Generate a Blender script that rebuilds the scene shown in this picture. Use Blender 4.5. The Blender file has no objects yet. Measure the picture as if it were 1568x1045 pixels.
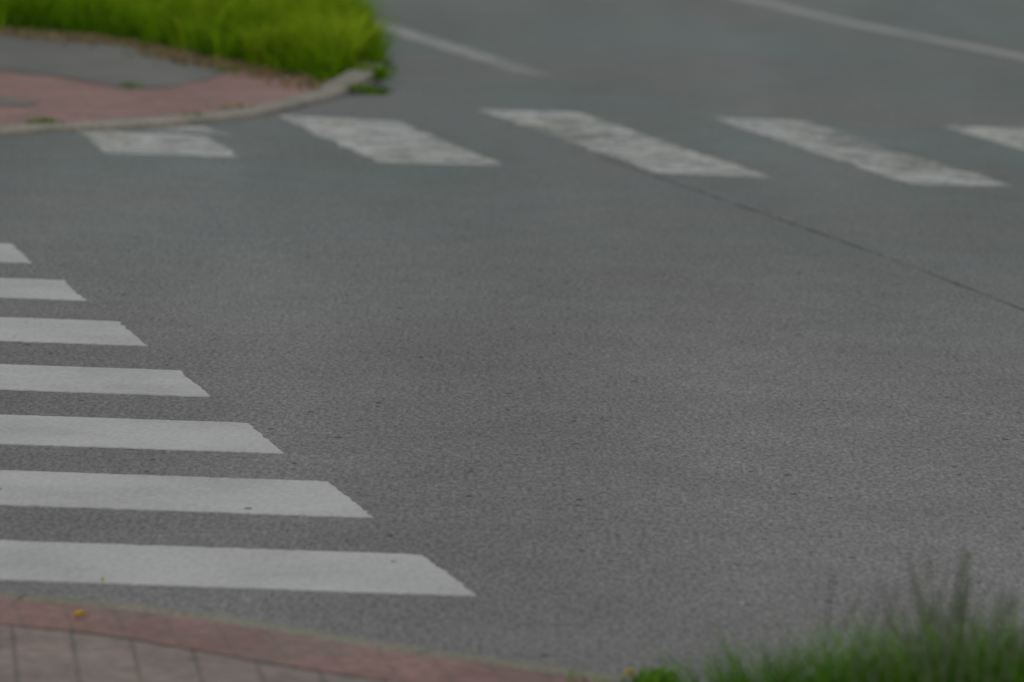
import bpy, math, random
import numpy as np
from mathutils import Matrix, Vector, noise
random.seed(7); rng=np.random.default_rng(7)
scene=bpy.context.scene

# ------------------------------------------------------------ helpers
def nmat(name):
    m=bpy.data.materials.new(name); m.use_nodes=True
    nt=m.node_tree
    for n in list(nt.nodes): nt.nodes.remove(n)
    return m,nt
class NT:
    def __init__(s,nt): s.nt=nt; s.co=s.n('ShaderNodeTexCoord').outputs['Object']
    def n(s,t,**k):
        x=s.nt.nodes.new(t)
        for a,b in k.items(): setattr(x,a,b)
        return x
    def l(s,a,b): s.nt.links.new(a,b)
    def mapping(s,scale=(1,1,1),rot=(0,0,0),loc=(0,0,0)):
        m=s.n('ShaderNodeMapping'); m.inputs['Scale'].default_value=scale
        m.inputs['Rotation'].default_value=rot; m.inputs['Location'].default_value=loc
        s.l(s.co,m.inputs['Vector']); return m.outputs[0]
    def noise(s,sc,det=2,rough=.5,vec=None,dist=0):
        x=s.n('ShaderNodeTexNoise'); x.noise_dimensions='2D'; x.inputs['Scale'].default_value=sc
        x.inputs['Detail'].default_value=det; x.inputs['Roughness'].default_value=rough
        x.inputs['Distortion'].default_value=dist
        s.l(vec if vec is not None else s.co,x.inputs['Vector']); return x.outputs['Fac']
    def mr(s,v,a,b,c,d):
        x=s.n('ShaderNodeMapRange'); s.l(v,x.inputs['Value'])
        for i,q in zip(('From Min','From Max','To Min','To Max'),(a,b,c,d)): x.inputs[i].default_value=q
        return x.outputs['Result']
    def math(s,op,a,b=None):
        x=s.n('ShaderNodeMath',operation=op)
        for i,q in enumerate((a,b)):
            if q is None: continue
            if isinstance(q,(int,float)): x.inputs[i].default_value=q
            else: s.l(q,x.inputs[i])
        return x.outputs[0]
    def mix(s,f,a,b,bt='MIX'):
        x=s.n('ShaderNodeMix',data_type='RGBA',blend_type=bt)
        for i,q in ((0,f),(6,a),(7,b)):
            if isinstance(q,(int,float)): x.inputs[i].default_value=q
            elif isinstance(q,tuple): x.inputs[i].default_value=(*q,1) if len(q)==3 else q
            else: s.l(q,x.inputs[i])
        return x.outputs[2]
    def mulc(s,col,f):
        c=s.n('ShaderNodeCombineColor')
        for i in range(3): s.l(f,c.inputs[i])
        return s.mix(1.0,col,c.outputs[0],'MULTIPLY')
    def bump(s,h,st,dist):
        b=s.n('ShaderNodeBump'); b.inputs['Strength'].default_value=st; b.inputs['Distance'].default_value=dist
        s.l(h,b.inputs['Height']); return b.outputs[0]
    def princ(s,col,rough=.9,nrm=None,spec=.3):
        p=s.n('ShaderNodeBsdfPrincipled'); p.inputs['Roughness'].default_value=rough
        p.inputs['Specular IOR Level'].default_value=spec
        if isinstance(col,tuple): p.inputs['Base Color'].default_value=(*col,1)
        else: s.l(col,p.inputs['Base Color'])
        if nrm is not None: s.l(nrm,p.inputs['Normal'])
        return p.outputs[0]
    def out(s,sh):
        o=s.n('ShaderNodeOutputMaterial'); s.l(sh,o.inputs['Surface'])
    def attr(s,name):
        a=s.n('ShaderNodeAttribute'); a.attribute_name=name; return a.outputs['Fac']

def mesh_obj(name,verts,faces,mat,parent=None,attrs=None,smooth=False):
    me=bpy.data.meshes.new(name)
    if isinstance(verts,np.ndarray): verts=verts.tolist()
    me.from_pydata(verts,[],faces); me.update()
    if attrs:
        for k,v in attrs.items():
            a=me.attributes.new(k,'FLOAT','POINT'); a.data.foreach_set('value',np.asarray(v,dtype=np.float32))
    ob=bpy.data.objects.new(name,me); scene.collection.objects.link(ob)
    me.materials.append(mat)
    if parent: ob.parent=parent
    return ob
def catmull(P,n=10):
    P=[Vector((*p,)) for p in P]; Q=[P[0]*2-P[1]]+P+[P[-1]*2-P[-2]]; out=[]
    for i in range(1,len(Q)-2):
        a,b,c,d=Q[i-1:i+3]
        for k in range(n):
            t=k/n
            out.append(.5*((2*b)+(c-a)*t+(2*a-5*b+4*c-d)*t*t+(3*b-a-3*c+d)*t**3))
    out.append(P[-1]); return out
def resample(P,step):
    out=[P[0].copy()]; acc=0
    for a,b in zip(P,P[1:]):
        L=(b-a).length
        if L==0: continue
        pos=step-acc
        while pos<=L:
            out.append(a+(b-a)*(pos/L)); pos+=step
        acc=L-(pos-step)
    return out
def offset(P,d):
    out=[]
    for i,p in enumerate(P):
        t=(P[min(i+1,len(P)-1)]-P[max(i-1,0)]); t.normalize()
        out.append(Vector((p.x-t.y*d,p.y+t.x*d)))
    return out
def inpoly(x,y,poly):
    r=np.zeros(len(x),bool); n=len(poly); j=n-1
    for i in range(n):
        xi,yi=poly[i]; xj,yj=poly[j]
        c=((yi>y)!=(yj>y))&(x<(xj-xi)*(y-yi)/((yj-yi) if yj!=yi else 1e-9)+xi)
        r^=c; j=i
    return r

# ------------------------------------------------------------ materials
def sparse_spots(t,scale,rmin,rmax,keep,lo,hi=1.0,loc=(0,0,0)):
    """irregularly sized, irregularly placed specks"""
    x=t.n('ShaderNodeTexVoronoi'); x.voronoi_dimensions='2D'; x.inputs['Scale'].default_value=scale
    t.l(t.mapping(scale=(1,.6,1),loc=loc),x.inputs['Vector'])
    s=t.n('ShaderNodeSeparateColor'); t.l(x.outputs['Color'],s.inputs[0])
    r=t.mr(s.outputs[0],keep,1,-.02,rmax)
    d=t.math('SUBTRACT',x.outputs['Distance'],r)
    return t.mr(d,0,rmin,lo,hi)
def asphalt_mat():
    m,nt=nmat('asphalt'); t=NT(nt)
    v1=t.mapping(scale=(1,.36,1))
    g1=t.noise(80,3,.85,v1)
    g2=t.noise(26,2,.7,v1)
    f=t.math('MULTIPLY',t.mr(g1,.30,.70,.54,1.50),t.mr(g2,.3,.7,.92,1.08))
    pits=sparse_spots(t,11,.03,.10,.84,.42)
    light=sparse_spots(t,17,.03,.08,.78,1.45,1.0,(3,5,0))
    f=t.math('MULTIPLY',f,t.math('MULTIPLY',pits,light))
    st2=t.noise(1,2,.5,t.mapping(scale=(1.2,.16,1),rot=(0,0,math.radians(-15))))
    bl=t.noise(.5,4,.6); bl2=t.noise(3.2,3,.7)
    big=t.math('MULTIPLY',t.mr(bl2,.3,.7,.94,1.06),t.mr(st2,.3,.7,.92,1.08))
    big=t.math('MULTIPLY',big,t.mr(bl,.3,.7,.93,1.07))
    sep=t.n('ShaderNodeSeparateXYZ'); t.l(t.co,sep.inputs[0])
    far=t.mr(sep.outputs['Y'],15,21,.1,.9)
    hue=t.math('MINIMUM',t.math('MULTIPLY',t.math('ADD',t.mr(bl,.35,.65,0,1),.35),far),1.0)
    base=t.mix(hue,(.149,.146,.144),(.116,.136,.128))
    col=t.mulc(base,t.math('MULTIPLY',f,big))
    t.out(t.princ(col,.88,t.bump(g1,.5,.004),.25)); return m
def paint_mat(name,col,dirt,opacity,soft,off=0.0,specks=True,mott=0.0):
    m,nt=nmat(name); t=NT(nt)
    w=t.attr('wear')
    n=t.math('ADD',t.math('MULTIPLY',t.noise(4.5,4,.7),.7),t.math('MULTIPLY',t.noise(45,2,.7,t.mapping(scale=(1,.5,1))),.35))
    thr=t.math('SUBTRACT',n,t.math('MULTIPLY',w,.62))
    mask=t.mr(thr,.14+off-soft/2,.22+off+soft/2,0,opacity)
    if mott: mask=t.math('MULTIPLY',mask,t.mr(t.noise(7,4,.75,t.mapping(loc=(4,1,0))),.40,.56,1-mott,1))
    d=t.mr(t.noise(1.6,4,.65),.3,.7,.91,1.06)
    d2=t.mr(t.noise(60,3,.75,t.mapping(scale=(1,.4,1))),.3,.7,.90,1.10)
    c=t.mulc(t.mix(t.mr(t.noise(2.4,4,.6),.42,.72,0,.8),col,dirt),t.math('MULTIPLY',d,d2))
    if specks: c=t.mulc(c,sparse_spots(t,8,.03,.07,.9,.4,1.0,(9,2,0)))
    p=t.princ(c,.75,None,.25)
    tr=t.n('ShaderNodeBsdfTransparent'); mx=t.n('ShaderNodeMixShader')
    t.l(mask,mx.inputs[0]); t.l(tr.outputs[0],mx.inputs[1]); t.l(p,mx.inputs[2])
    t.out(mx.outputs[0]); return m
def seam_mat():
    m,nt=nmat('seam_bitumen'); t=NT(nt)
    p=t.princ((.07,.07,.07),.8)
    tr=t.n('ShaderNodeBsdfTransparent'); mx=t.n('ShaderNodeMixShader')
    t.l(t.mr(t.noise(4,4,.65),.38,.62,.12,.6),mx.inputs[0]); t.l(tr.outputs[0],mx.inputs[1]); t.l(p,mx.inputs[2])
    t.out(mx.outputs[0]); return m
def concrete_mat(name,col,col2):
    m,nt=nmat(name); t=NT(nt)
    c=t.mix(t.mr(t.noise(4,5,.65),.35,.65,0,1),col,col2)
    c=t.mulc(c,t.math('MULTIPLY',t.mr(t.noise(70,3,.6),.3,.7,.8,1.2),t.mr(t.noise(1.3,2),.3,.7,.85,1.12)))
    t.out(t.princ(c,.9,t.bump(t.noise(90,2),.4,.003))); return m
def brick_mat(name,c1,c2,mortar,bw,bh,rot,loc=(0,0,0),ms=.006):
    m,nt=nmat(name); t=NT(nt)
    b=t.n('ShaderNodeTexBrick'); t.l(t.mapping(rot=(0,0,rot),loc=loc),b.inputs['Vector'])
    b.inputs['Scale'].default_value=1; b.inputs['Brick Width'].default_value=bw; b.inputs['Row Height'].default_value=bh
    b.inputs['Mortar Size'].default_value=ms; b.inputs['Mortar Smooth'].default_value=.4
    b.inputs['Color1'].default_value=(*c1,1); b.inputs['Color2'].default_value=(*c2,1); b.inputs['Mortar'].default_value=(*mortar,1)
    moss=t.mix(t.mr(t.noise(3.5,4,.7),.42,.72,0,.6),b.outputs['Color'],(.15,.14,.115))
    c=t.mulc(moss,t.math('MULTIPLY',t.mr(t.noise(2.2,4,.6),.3,.7,.82,1.14),t.mr(t.noise(25,4,.7),.3,.7,.80,1.2)))
    hgt=t.mr(b.outputs['Fac'],0,1,1,0)
    t.out(t.princ(c,.9,t.bump(hgt,.3,.003))); return m
def soil_mat(name,a,b2):
    m,nt=nmat(name); t=NT(nt)
    c=t.mix(t.mr(t.noise(6,5,.7),.35,.65,0,1),a,b2)
    c=t.mulc(c,t.mr(t.noise(40,4,.7),.3,.7,.6,1.3))
    t.out(t.princ(c,.95,t.bump(t.noise(30,4),.8,.02))); return m
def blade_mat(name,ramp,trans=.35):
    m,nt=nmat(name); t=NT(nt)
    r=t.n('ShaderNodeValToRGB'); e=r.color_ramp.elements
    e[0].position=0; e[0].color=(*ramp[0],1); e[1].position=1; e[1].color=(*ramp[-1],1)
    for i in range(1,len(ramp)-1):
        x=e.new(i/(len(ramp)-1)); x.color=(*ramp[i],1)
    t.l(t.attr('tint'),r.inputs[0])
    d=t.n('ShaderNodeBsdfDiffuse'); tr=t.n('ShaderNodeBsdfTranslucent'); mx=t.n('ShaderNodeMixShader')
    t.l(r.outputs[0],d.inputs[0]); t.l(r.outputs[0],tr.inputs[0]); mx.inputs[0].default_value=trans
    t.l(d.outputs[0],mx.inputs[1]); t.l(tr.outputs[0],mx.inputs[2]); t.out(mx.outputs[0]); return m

M_asph=asphalt_mat()
M_paint=paint_mat('road_paint',(.37,.373,.37),(.31,.315,.31),1.0,.02)
M_paint_old=paint_mat('worn_road_paint',(.375,.385,.375),(.32,.33,.28),.95,.14,.02,False,.42)
M_line_old=paint_mat('faded_line_paint',(.33,.34,.33),(.28,.29,.27),.75,.2,.05,False)
M_seam=seam_mat()
M_kerb=concrete_mat('kerb_concrete',(.235,.22,.185),(.18,.175,.145))
M_kerb2=concrete_mat('near_kerb_concrete',(.185,.18,.145),(.14,.145,.11))
M_red=brick_mat('red_paving',(.27,.155,.14),(.215,.13,.115),(.15,.115,.095),.2,.1,math.radians(35))
M_red2=brick_mat('red_band_paving',(.205,.125,.113),(.18,.115,.102),(.15,.11,.095),.2,.1,math.radians(80),ms=.004)
M_grey=brick_mat('grey_paving',(.212,.170,.152),(.185,.155,.138),(.125,.112,.09),.2,.12,math.radians(83),ms=.006)
M_path=concrete_mat('path_asphalt',(.135,.138,.125),(.115,.12,.108))
M_soil=soil_mat('verge_soil',(.06,.075,.02),(.10,.085,.045))
M_ground=soil_mat('meadow',(.05,.09,.02),(.07,.08,.03))
M_grass=blade_mat('grass_blades',[(.045,.11,.005),(.09,.19,.005),(.16,.28,.008),(.27,.36,.02)])
M_dry=blade_mat('dry_grass',[(.14,.12,.05),(.25,.19,.10),(.30,.23,.13)],.2)
M_near=blade_mat('tall_grass_blades',[(.035,.10,.012),(.06,.17,.014),(.10,.23,.016),(.16,.27,.045)])
M_seed=blade_mat('grass_seed_heads',[(.12,.15,.09),(.19,.20,.15)],.3)
M_yel=blade_mat('yellow_petals',[(.45,.28,.01),(.55,.36,.02)],.2)

# ------------------------------------------------------------ ground and road
mesh_obj('ground',[(-1500,-1500,-.02),(1500,-1500,-.02),(1500,1500,-.02),(-1500,1500,-.02)],[(0,1,2,3)],M_ground)
mesh_obj('road',[(-60,-40,0),(60,-40,0),(60,110,0),(-60,110,0)],[(0,1,2,3)],M_asph)

# ------------------------------------------------------------ painted markings
def quad_grid(q,nu,nv,z,jit,wearf,fine=.5,skirt=True):
    """q = TL,TR,BR,BL on the ground; u across TL->TR, v from bottom to top; the paint film has a real edge"""
    TL,TR,BR,BL=[np.array(p) for p in q]; V=[];W=[];F=[]
    for j in range(nv+1):
        for i in range(nu+1):
            u=i/nu; v=j/nv
            p=(BL*(1-u)+BR*u)*(1-v)+(TL*(1-u)+TR*u)*v
            edge=(i in(0,nu)) or (j in(0,nv))
            if edge:
                p=p+np.array([noise.noise(Vector((p[0]*4,p[1]*4,3))),noise.noise(Vector((p[0]*4,p[1]*4,9)))])*jit
                p=p+np.array([noise.noise(Vector((p[0]*40,p[1]*40,3))),noise.noise(Vector((p[0]*40,p[1]*40,9)))])*jit*fine
            V.append((p[0],p[1],z)); W.append(wearf(u,v))
    for j in range(nv):
        for i in range(nu):
            a=j*(nu+1)+i; F.append((a,a+1,a+nu+2,a+nu+1))
    if skirt:
        per=[i for i in range(nu+1)]+[j*(nu+1)+nu for j in range(1,nv+1)]+[nv*(nu+1)+i for i in range(nu-1,-1,-1)]+[j*(nu+1) for j in range(nv-1,0,-1)]
        b=len(V)
        for k in per: V.append((V[k][0],V[k][1],-.001)); W.append(W[k])
        n=len(per)
        for k in range(n): F.append((per[k],b+k,b+(k+1)%n,per[(k+1)%n]))
    return V,F,W
def join(parts):
    V=[];F=[];W=[]
    for v,f,w in parts:
        o=len(V); V+=v; W+=w; F+=[tuple(i+o for i in x) for x in f]
    return V,F,W
yb=[10.95,11.97,12.95,13.96,15.01,16.08,17.09,18.12]; yt=[11.46,12.5,13.47,14.48,15.57,16.61,17.65,18.66]
xb=[-.06,-.32,-.58,-.84,-1.10,-1.38,-1.65,-1.92]; xt=[-.19,-.45,-.71,-.96,-1.23,-1.50,-1.78,-2.05]
parts=[]
for i in range(8):
    parts.append(quad_grid([(xt[i]-4,yt[i]),(xt[i],yt[i]),(xb[i],yb[i]),(xb[i]-4,yb[i]+.01)],260,20,.003,.006,
        lambda u,v:.0,1.8))
V,F,W=join(parts); mesh_obj('zebra_crossing',V,F,M_paint,attrs={'wear':W})
g=lambda x,c,s:math.exp(-((x-c)/s)**2)
far=[([(-1.95,22.30),(-1.38,22.25),(-1.18,21.27),(-1.75,21.27)],lambda u,v:.08+.1*v),
 ([(-1.62,22.62),(-1.42,22.74),(-1.27,22.36),(-1.70,22.36)],lambda u,v:.46),
 ([(-1.15,23.48),(-.57,23.35),(-.05,21.30),(-.60,21.27)],lambda u,v:.12+.18*g(v,.45,.2)*u+.1*g(v,.1,.1)),
 ([(-.21,24.18),(.29,24.23),(1.06,21.20),(.59,21.20)],lambda u,v:.19+.28*g(v,.55,.2)*(1.15-u*.5)+.2*g(v,.85,.12)*u+.15*g(v,.2,.1)*(1-u)),
 ([(.92,24.19),(1.37,24.18),(2.11,21.11),(1.63,21.13)],lambda u,v:.14+.50*u*g(v,.6,.33)+.2*g(v,.28,.1)),
 ([(2.03,24.15),(2.48,24.15),(3.2,21.1),(2.73,21.1)],lambda u,v:.15+.3*g(v,.4,.2))]
for k in range(5):
    d=1.1*(k+1); far.append(([(2.03+d,24.15),(2.48+d,24.15),(3.2+d,21.1),(2.73+d,21.1)],lambda u,v:.25+.3*g(v,.5,.2)))
parts=[quad_grid(q,14,70,.002,.03,lambda u,v,w=w:w(u,v)+.10*max(0,1-min(u,1-u)*8)+.08*max(0,1-min(v,1-v)*14)) for q,w in far]
V,F,W=join(parts); mesh_obj('zebra_crossing.001',V,F,M_paint_old,attrs={'wear':W})
def line(name,pts,w,mat,wear,z=.002):
    P=resample([Vector(p) for p in pts],.1); L=offset(P,w/2);R=offset(P,-w/2);V=[];F=[];W=[]
    n=len(P)
    for i in range(n):
        for s in (L,R):
            p=s[i]; j=noise.noise(Vector((p.x*5,p.y*5,1)))*w*.12
            V.append((p.x+j,p.y,z)); W.append(wear(i/(n-1)))
        if i: F.append((2*i-2,2*i-1,2*i+1,2*i))
    mesh_obj(name,V,F,mat,attrs={'wear':W})
line('road_edge_line',[(.10,26.5),(-.89,30.3),(-4.2,43),(-8.6,60)],.17,M_line_old,lambda s:.07+.4*max(0,1-s*12))
line('lane_line',[(3.75,26.3),(2.92,29.26),(2.07,31.95),(1.54,34.1),(-1.5,45.5),(-5.5,60)],.18,M_line_old,lambda s:-.1)
line('asphalt_seam',[(.35,21.9),(.718,20.54),(1.14,19.01),(1.43,17.89),(1.71,16.7),(2.1,15.0),(2.6,12.5)],.02,M_seam,lambda s:0,.001)

# ------------------------------------------------------------ kerbs
def kerb(name,P,width,hf,mat,stone=1.0,parent=None,side=1,rough=0.0):
    step=.05; P=resample(P,step); n=int(stone/step); V=[];F=[]
    out=[(0,-.05),(0,-.012),(.012,0),(width-.008,0),(width,-.01),(width,-.06)]
    offs=[offset(P,side*o[0]) for o in out]
    i=0
    while i<len(P)-2:
        m=n
        hi=rough and hf(P[i])>.06 and P[i].y<26.5
        if hi: m=random.choice((4,5,6))
        e=min(i+m,len(P)-1); jz=random.uniform(-.002,.002)+(random.uniform(-.02,.03) if hi else 0)
        jx=random.uniform(-.02,.02) if hi else 0
        b=len(V); cnt=e-i+1
        for k in range(i,e+1):
            h=hf(P[k])
            for oi,o in enumerate(out):
                p=offs[oi][k]
                t=(P[min(k+1,len(P)-1)]-P[max(k-1,0)]).normalized()
                gap=.018 if hi else .002
                s=gap*(1 if k==i else -1 if k==e else 0)
                z=h+o[1]+jz if oi not in(0,5) else -.03
                V.append((p.x+t.x*s+jx,p.y+t.y*s+jx,z))
        K=len(out)
        for k in range(cnt-1):
            for o in range(K-1):
                a=b+k*K+o; F.append((a,a+K,a+K+1,a+1))
        F.append(tuple(b+o for o in range(K))); F.append(tuple(b+(cnt-1)*K+o for o in reversed(range(K))))
        i=e
    return mesh_obj(name,V,F,mat,parent)
farK=catmull([(-30,17.2),(-10,18.8),(-6,19.2),(-4.4,19.6),(-3.3,20.4),(-2.7,21.15),(-2.26,21.81),(-2.06,22.12),(-1.79,22.37),(-1.47,22.79),(-1.2,23.34),(-.99,24.13),(-.86,24.72),(-.75,25.15),(-.71,25.8),(-.78,27.07),(-.95,29.46),(-1.22,31.92),(-2.1,35.4),(-5.1,47),(-12,74)],8)
def hfar(p):
    return .035+.055*min(1,max(0,(p.y-24.6)/.5)) if p.x>-6 else .04
kerb('kerb',farK,.13,hfar,M_kerb,1.0,side=1,rough=1)
nearK=catmull([(-30,11.0),(-6,10.72),(-2.4,10.66),(-1.6,10.62),(-1.07,10.56),(-.65,10.42),(-.22,10.13),(.24,9.87),(.6,9.55),(1.05,9.05),(1.5,8.3),(1.85,7.2),(2.0,5.5),(2.0,0),(2.0,-20)],8)
kerb('kerb.001',nearK,.07,lambda p:.05,M_kerb2,1.0,side=-1)

def poly_mesh(name,pts,z,mat):
    from mathutils.geometry import tessellate_polygon
    import bmesh
    v=[Vector((p[0],p[1],z)) for p in pts]
    tri=tessellate_polygon([v])
    ob=mesh_obj(name,[tuple(p) for p in v],[tuple(t) for t in tri],mat)
    bm=bmesh.new(); bm.from_mesh(ob.data)
    for f in bm.faces:
        f.normal_update()
        if f.normal.z<0: f.normal_flip()
    bm.to_mesh(ob.data); bm.free(); return ob
inF=[(p.x,p.y) for p in offset(resample(farK,.15),.125)]
poly_mesh('pavement',[p for p in inF if p[1]<26.4]+[(-.9,26.6),(-1.6,27.2),(-3,28.8),(-9,30),(-30,30)],.028,M_red)
pth=catmull([(-2.9,25.5),(-2.62,25.23),(-2.22,24.84),(-2.02,24.55),(-1.86,24.40),(-1.74,24.52),(-1.64,24.85),(-1.54,25.4),(-1.5,25.9),(-1.62,26.7)],6)
poly_mesh('footpath',[(p.x+.012*noise.noise(Vector((p.x*9,p.y*9,0))),p.y+.05*noise.noise(Vector((p.x*9,p.y*9,5)))) for p in pth]+[(-2.1,27.7),(-2.6,28.3),(-4,29.5),(-6,30.5),(-14,33),(-14,28),(-6,26.8),(-3.6,26.0)],.032,M_path)
poly_mesh('drain_cover',[(-2.75,23.62),(-2.44,23.52),(-2.24,23.40),(-2.26,23.2),(-2.39,23.07),(-2.8,23.1)],.032,M_path)
grassF=[(-14,33.5),(-6,30.2),(-4,29.0),(-2.92,28.15),(-2.7,28.04),(-2.35,27.84),(-1.94,27.14),(-1.61,26.41),(-1.26,25.72),(-.97,25.15)]+[(p[0]-.01,p[1]) for p in inF if p[1]>25.3 and p[0]>-13]+[(-14,74)]
poly_mesh('verge_soil',grassF,.045,M_soil)
inN=[(p.x,p.y) for p in offset(resample(nearK,.15),-.066)]
band=[(p.x,p.y) for p in offset(resample(nearK,.15),-.34)]
selA=[p for p in inN if p[0]<.45 and p[1]>9.5]; selB=[p for p in band if p[0]<.3 and p[1]>9.3]
poly_mesh('paving_band',selA+selB[::-1],.044,M_red2)
poly_mesh('pavement.001',selB+[(.1,8.5),(.1,-20),(-30,-20)],.042,M_grey)
poly_mesh('verge_soil.001',[selA[-1]]+[p for p in inN if p[0]>.44 and p[1]<9.7]+[(.104,-20),(.104,8.5),selB[-1]],.046,M_soil)

# ------------------------------------------------------------ grass
def blades(name,x,y,z,h,w,lean,mat,tint,segs=3,parent=None):
    n=len(x); a=rng.uniform(0,2*np.pi,n); la=rng.uniform(0,2*np.pi,n)
    ln=lean*h*rng.uniform(.2,1,n)
    V=np.zeros((n,2*segs+1,3)); T=np.zeros((n,2*segs+1))
    for s in range(segs+1):
        t=s/segs
        cx=x+np.cos(la)*ln*t**2; cy=y+np.sin(la)*ln*t**2; cz=z+h*(t-.25*lean*t**2)
        ww=w*(1-t)**.7/2
        if s<segs:
            V[:,2*s,0]=cx-np.cos(a)*ww;V[:,2*s,1]=cy-np.sin(a)*ww;V[:,2*s,2]=cz
            V[:,2*s+1,0]=cx+np.cos(a)*ww;V[:,2*s+1,1]=cy+np.sin(a)*ww;V[:,2*s+1,2]=cz
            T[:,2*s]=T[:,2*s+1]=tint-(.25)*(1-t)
        else:
            V[:,2*s,0]=cx;V[:,2*s,1]=cy;V[:,2*s,2]=cz;T[:,2*s]=tint
    base=(np.arange(n)*(2*segs+1))[:,None]
    q=np.concatenate([base+np.array([[2*s,2*s+1,2*s+3,2*s+2]]) for s in range(segs-1)],0)
    tr=base+np.array([[2*segs-2,2*segs-1,2*segs]])
    F=[tuple(r) for r in q.tolist()]+[tuple(r) for r in tr.tolist()]
    return mesh_obj(name,V.reshape(-1,3),F,mat,parent,attrs={'tint':np.clip(T.reshape(-1),0,1)})
def nz(x,y,s,o=0): return np.array([noise.noise(Vector((a*s,b*s,o))) for a,b in zip(x,y)])
def scatter(poly,bx,n):
    x=rng.uniform(bx[0],bx[1],n); y=rng.uniform(bx[2],bx[3],n); k=inpoly(x,y,poly); return x[k],y[k]
a1=scatter(grassF,(-4,-.6,25,33),100000); a2=scatter(grassF,(-7,-.6,33,44),22000)
x=np.concatenate([a1[0],a2[0]]);y=np.concatenate([a1[1],a2[1]])
c=nz(x,y,1.6); c2=nz(x,y,4,3); keep=rng.uniform(-1,1,len(x))<c2*2.4+.55; x=x[keep];y=y[keep];c=c[keep];c2=c2[keep]
edge=np.clip(1-(-.75-.055*(y-26)-x)/.55,0,1)
h=np.clip(.15+.14*c+.18*c2+.07*edge+rng.uniform(-.05,.08,len(x)),.04,.45)
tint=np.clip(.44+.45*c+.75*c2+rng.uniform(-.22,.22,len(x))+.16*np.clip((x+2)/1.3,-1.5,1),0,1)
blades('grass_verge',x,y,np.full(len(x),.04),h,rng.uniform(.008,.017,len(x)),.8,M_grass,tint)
kx=[];ky=[]
KK=[p for p in offset(resample(farK,.02),.11) if 25.6<p.y<34 and p.x>-4]
for p in KK:
    for k in range(22): kx.append(p.x+random.gauss(0,.045)); ky.append(p.y+random.gauss(0,.04))
kx=np.array(kx);ky=np.array(ky); cc=nz(kx,ky,3,8)
k=rng.uniform(-.6,1,len(kx))<cc+.55; kx=kx[k];ky=ky[k];cc=cc[k]
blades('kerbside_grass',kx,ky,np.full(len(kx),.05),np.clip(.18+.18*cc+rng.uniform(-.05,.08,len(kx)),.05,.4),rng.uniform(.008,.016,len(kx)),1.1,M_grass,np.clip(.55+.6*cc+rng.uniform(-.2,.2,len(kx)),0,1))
E=resample([Vector(p) for p in [(-6,30.1),(-4,28.9),(-2.92,28.05),(-2.35,27.74),(-1.94,27.04),(-1.61,26.31),(-1.26,25.62),(-.97,25.05)]],.01)
xx=[];yy=[]
for p in E:
    for k in range(10):
        xx.append(p.x+random.gauss(0,.06)-.02); yy.append(p.y+random.gauss(-.07,.22))
xx=np.array(xx);yy=np.array(yy); k=nz(xx,yy,3,5)>-.2; xx=xx[k];yy=yy[k]
blades('dry_grass_fringe',xx,yy,np.full(len(xx),.033),rng.uniform(.015,.06,len(xx)),rng.uniform(.008,.018,len(xx)),2.2,M_dry,rng.uniform(.1,1,len(xx)))
def tuft(cx,cy,r,n,hh,z):
    return (cx+rng.normal(0,r,n),cy+rng.normal(0,r*1.3,n),rng.uniform(.4,1,n)*hh,np.full(n,z))
W=[tuft(-2.10,22.30,.025,45,.035,.03),tuft(-2.16,22.2,.02,25,.03,.03),tuft(-1.9,24.5,.03,20,.03,.032),tuft(-1.5,22.95,.03,25,.03,.03),
   tuft(-1.5,25.65,.04,30,.03,.035),tuft(-1.3,23.4,.04,20,.03,.03),tuft(-.83,24.85,.04,70,.05,.03),tuft(-.73,24.95,.035,90,.06,.0),tuft(-.76,25.3,.04,220,.08,.05),tuft(-.83,25.4,.06,400,.10,.05),tuft(-.93,25.15,.05,150,.07,.04),tuft(-.84,25.75,.06,400,.14,.05)]
x,y,h,z=[np.concatenate([w[i] for w in W]) for i in range(4)]
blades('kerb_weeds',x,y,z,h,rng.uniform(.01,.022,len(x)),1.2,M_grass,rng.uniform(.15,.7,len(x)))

# near verge tall grass
def clump(cx,cy,r,n,hm): return (cx+rng.normal(0,r,n),cy+rng.normal(0,r,n),rng.uniform(.5,1.0,n)*hm)
C=[]
spec=[(.405,8.9,.018,80,.32),(.46,8.85,.025,190,.355),(.505,8.8,.02,90,.34),(.545,8.85,.025,120,.345),(.60,8.75,.03,260,.385),(.65,8.8,.03,180,.365),(.70,8.75,.035,280,.40),(.75,8.8,.035,260,.405),(.80,8.75,.04,300,.425),(.86,8.8,.04,320,.43),(.92,8.75,.05,260,.44),(1.0,8.8,.06,260,.44),(1.1,8.6,.07,220,.44)]
for s in spec: C.append(clump(*s))
x,y,h=[np.concatenate([w[i] for w in C]) for i in range(3)]
vp=[(.12,9.55),(.4,9.55),(1.0,8.95),(1.4,8.2),(1.75,7.2),(1.9,5.5),(1.9,1),(.12,1)]
sx,sy=scatter(vp,(.1,2,1,9.6),22000)
blades('tall_grass',np.concatenate([x,sx]),np.concatenate([y,sy]),np.full(len(x)+len(sx),.045),np.concatenate([h,rng.uniform(.03,.12,len(sx))]),
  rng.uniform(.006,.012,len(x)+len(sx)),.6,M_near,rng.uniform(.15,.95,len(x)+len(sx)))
cx=rng.normal(.31,.018,300); cy=rng.normal(9.74,.04,300)
blades('weed_clump',cx,cy,np.full(300,.045),rng.uniform(.02,.06,300),rng.uniform(.006,.014,300),1.2,M_near,rng.uniform(.4,1,300))
V=[];F=[];T=[]
def tri(p,d,l,w,t):
    s=d.cross(Vector((random.random(),random.random(),random.random()))).normalized()*w
    b=len(V); V.extend([tuple(p-s),tuple(p+s),tuple(p+d*l)]); F.append((b,b+1,b+2)); T.extend([t]*3)
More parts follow.
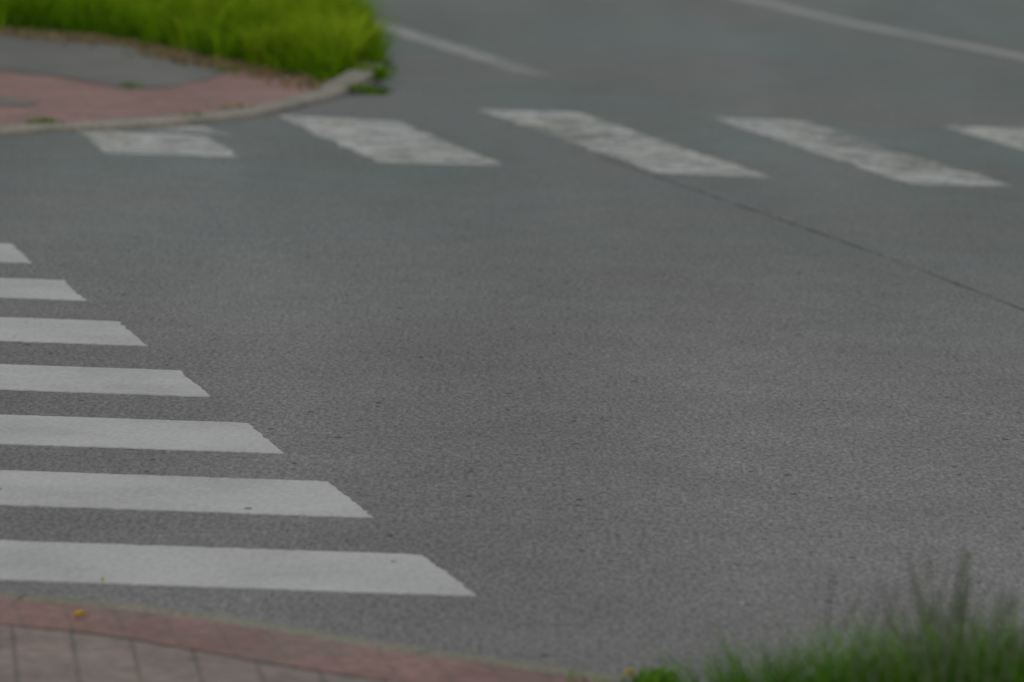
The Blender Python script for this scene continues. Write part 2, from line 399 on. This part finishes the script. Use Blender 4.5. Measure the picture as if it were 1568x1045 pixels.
for k in range(52):
    bx=random.gauss(.80,.055) if k>16 else random.uniform(.55,1.0); by=random.uniform(8.5,8.95); H=random.uniform(.33,.43) if k>16 else random.uniform(.30,.38)
    ln=Vector((random.uniform(-.08,.08),random.uniform(-.08,.08),0)); prev=None
    for s in range(9):
        t=s/8; p=Vector((bx,by,.045))+ln*t*t+Vector((0,0,H*t))
        if prev is not None:
            b=len(V); w=.0014; V.extend([tuple(prev-Vector((w,0,0))),tuple(prev+Vector((w,0,0))),tuple(p+Vector((w,0,0))),tuple(p-Vector((w,0,0)))]); F.append((b,b+1,b+2,b+3)); T.extend([.1]*4)
        prev=p
    for s in range(45):
        t=random.uniform(.72,1.02); p=Vector((bx,by,.045))+ln*t*t+Vector((0,0,H*t))
        r=.02*(1.05-t)/.3+.003
        d=Vector((random.gauss(0,1),random.gauss(0,1),random.uniform(.6,2))).normalized()
        tri(p+d*random.uniform(0,r),d,random.uniform(.004,.010),.0016,random.random())
mesh_obj('grass_seed_heads',V,F,M_seed,attrs={'tint':T})
def flower(name,x,y,z,r):
    V=[(x,y,z)];F=[];n=22
    for L,(rr,zz) in enumerate(((r,.004),(r*.65,.010))):
        for i in range(n):
            a=2*math.pi*(i+.5*L)/n
            b=len(V)
            V+= [(x+math.cos(a-.1)*rr*.3,y+math.sin(a-.1)*rr*.3,z+zz),(x+math.cos(a+.1)*rr*.3,y+math.sin(a+.1)*rr*.3,z+zz),
                 (x+math.cos(a+.08)*rr,y+math.sin(a+.08)*rr,z+zz*1.5),(x+math.cos(a-.08)*rr,y+math.sin(a-.08)*rr,z+zz*1.5)]
            F.append((b,b+1,b+2,b+3))
    mesh_obj(name,V,F,M_yel,attrs={'tint':[random.random() for _ in V]})
flower('dandelion_flower',.255,9.78,.06,.017)
def leaf(name,x,y,z,L,ang,mat):
    V=[];F=[]; n=8
    for i in range(n+1):
        t=i/n; w=L*.33*math.sin(math.pi*min(1,t*.97+.02))**.8
        for s in(-1,0,1):
            px=(t-.5)*L; py=s*w; V.append((x+px*math.cos(ang)-py*math.sin(ang),y+px*math.sin(ang)+py*math.cos(ang),z+abs(s)*.008+.006*math.sin(t*3)))
    for i in range(n):
        for s in range(2):
            a=i*3+s; F.append((a,a+1,a+4,a+3))
    mesh_obj(name,V,F,mat,attrs={'tint':[.4]*len(V)})
leaf('fallen_leaf',-.875,10.28,.048,.03,.4,M_yel)
leaf('fallen_leaf.001',-.885,10.93,.006,.012,1.9,M_yel)

# ------------------------------------------------------------ light
w=bpy.data.worlds.new("World"); scene.world=w; w.use_nodes=True; nt=w.node_tree
bg=nt.nodes['Background']; sky=nt.nodes.new('ShaderNodeTexSky'); sky.sky_type='NISHITA'; sky.sun_disc=False
el,az=math.radians(55),math.radians(170)
sky.sun_elevation=el; sky.sun_rotation=az; sky.dust_density=3; sky.air_density=1
hs=nt.nodes.new('ShaderNodeHueSaturation'); hs.inputs['Saturation'].default_value=.35
nt.links.new(sky.outputs[0],hs.inputs['Color']); nt.links.new(hs.outputs[0],bg.inputs[0]); bg.inputs[1].default_value=.095
sd=bpy.data.lights.new('sun','SUN'); sd.energy=1.15; sd.angle=math.radians(20); sd.color=(1,.96,.9)
so=bpy.data.objects.new('sun',sd); scene.collection.objects.link(so)
dirv=Vector((math.sin(az)*math.cos(el),math.cos(az)*math.cos(el),math.sin(el)))
so.rotation_euler=dirv.to_track_quat('Z','Y').to_euler(); so.location=(0,0,20)

# ------------------------------------------------------------ camera: ~177 mm lens at about eye height
cam=bpy.data.cameras.new('camera'); co=bpy.data.objects.new('camera',cam); scene.collection.objects.link(co)
cam.sensor_width=36; cam.lens=36*7700/1568; cam.clip_end=5000; cam.clip_start=.1
co.matrix_world=Matrix.Translation((0,0,1.97))@Matrix.Rotation(math.radians(90)-math.atan(983/7700),4,'X')@Matrix.Rotation(math.atan(.034),4,'Z')
cam.dof.use_dof=True; cam.dof.focus_distance=13.7; cam.dof.aperture_fstop=3.4; cam.dof.aperture_blades=9
scene.camera=co
scene.view_settings.view_transform='Standard'; scene.view_settings.look='None'; scene.view_settings.exposure=0
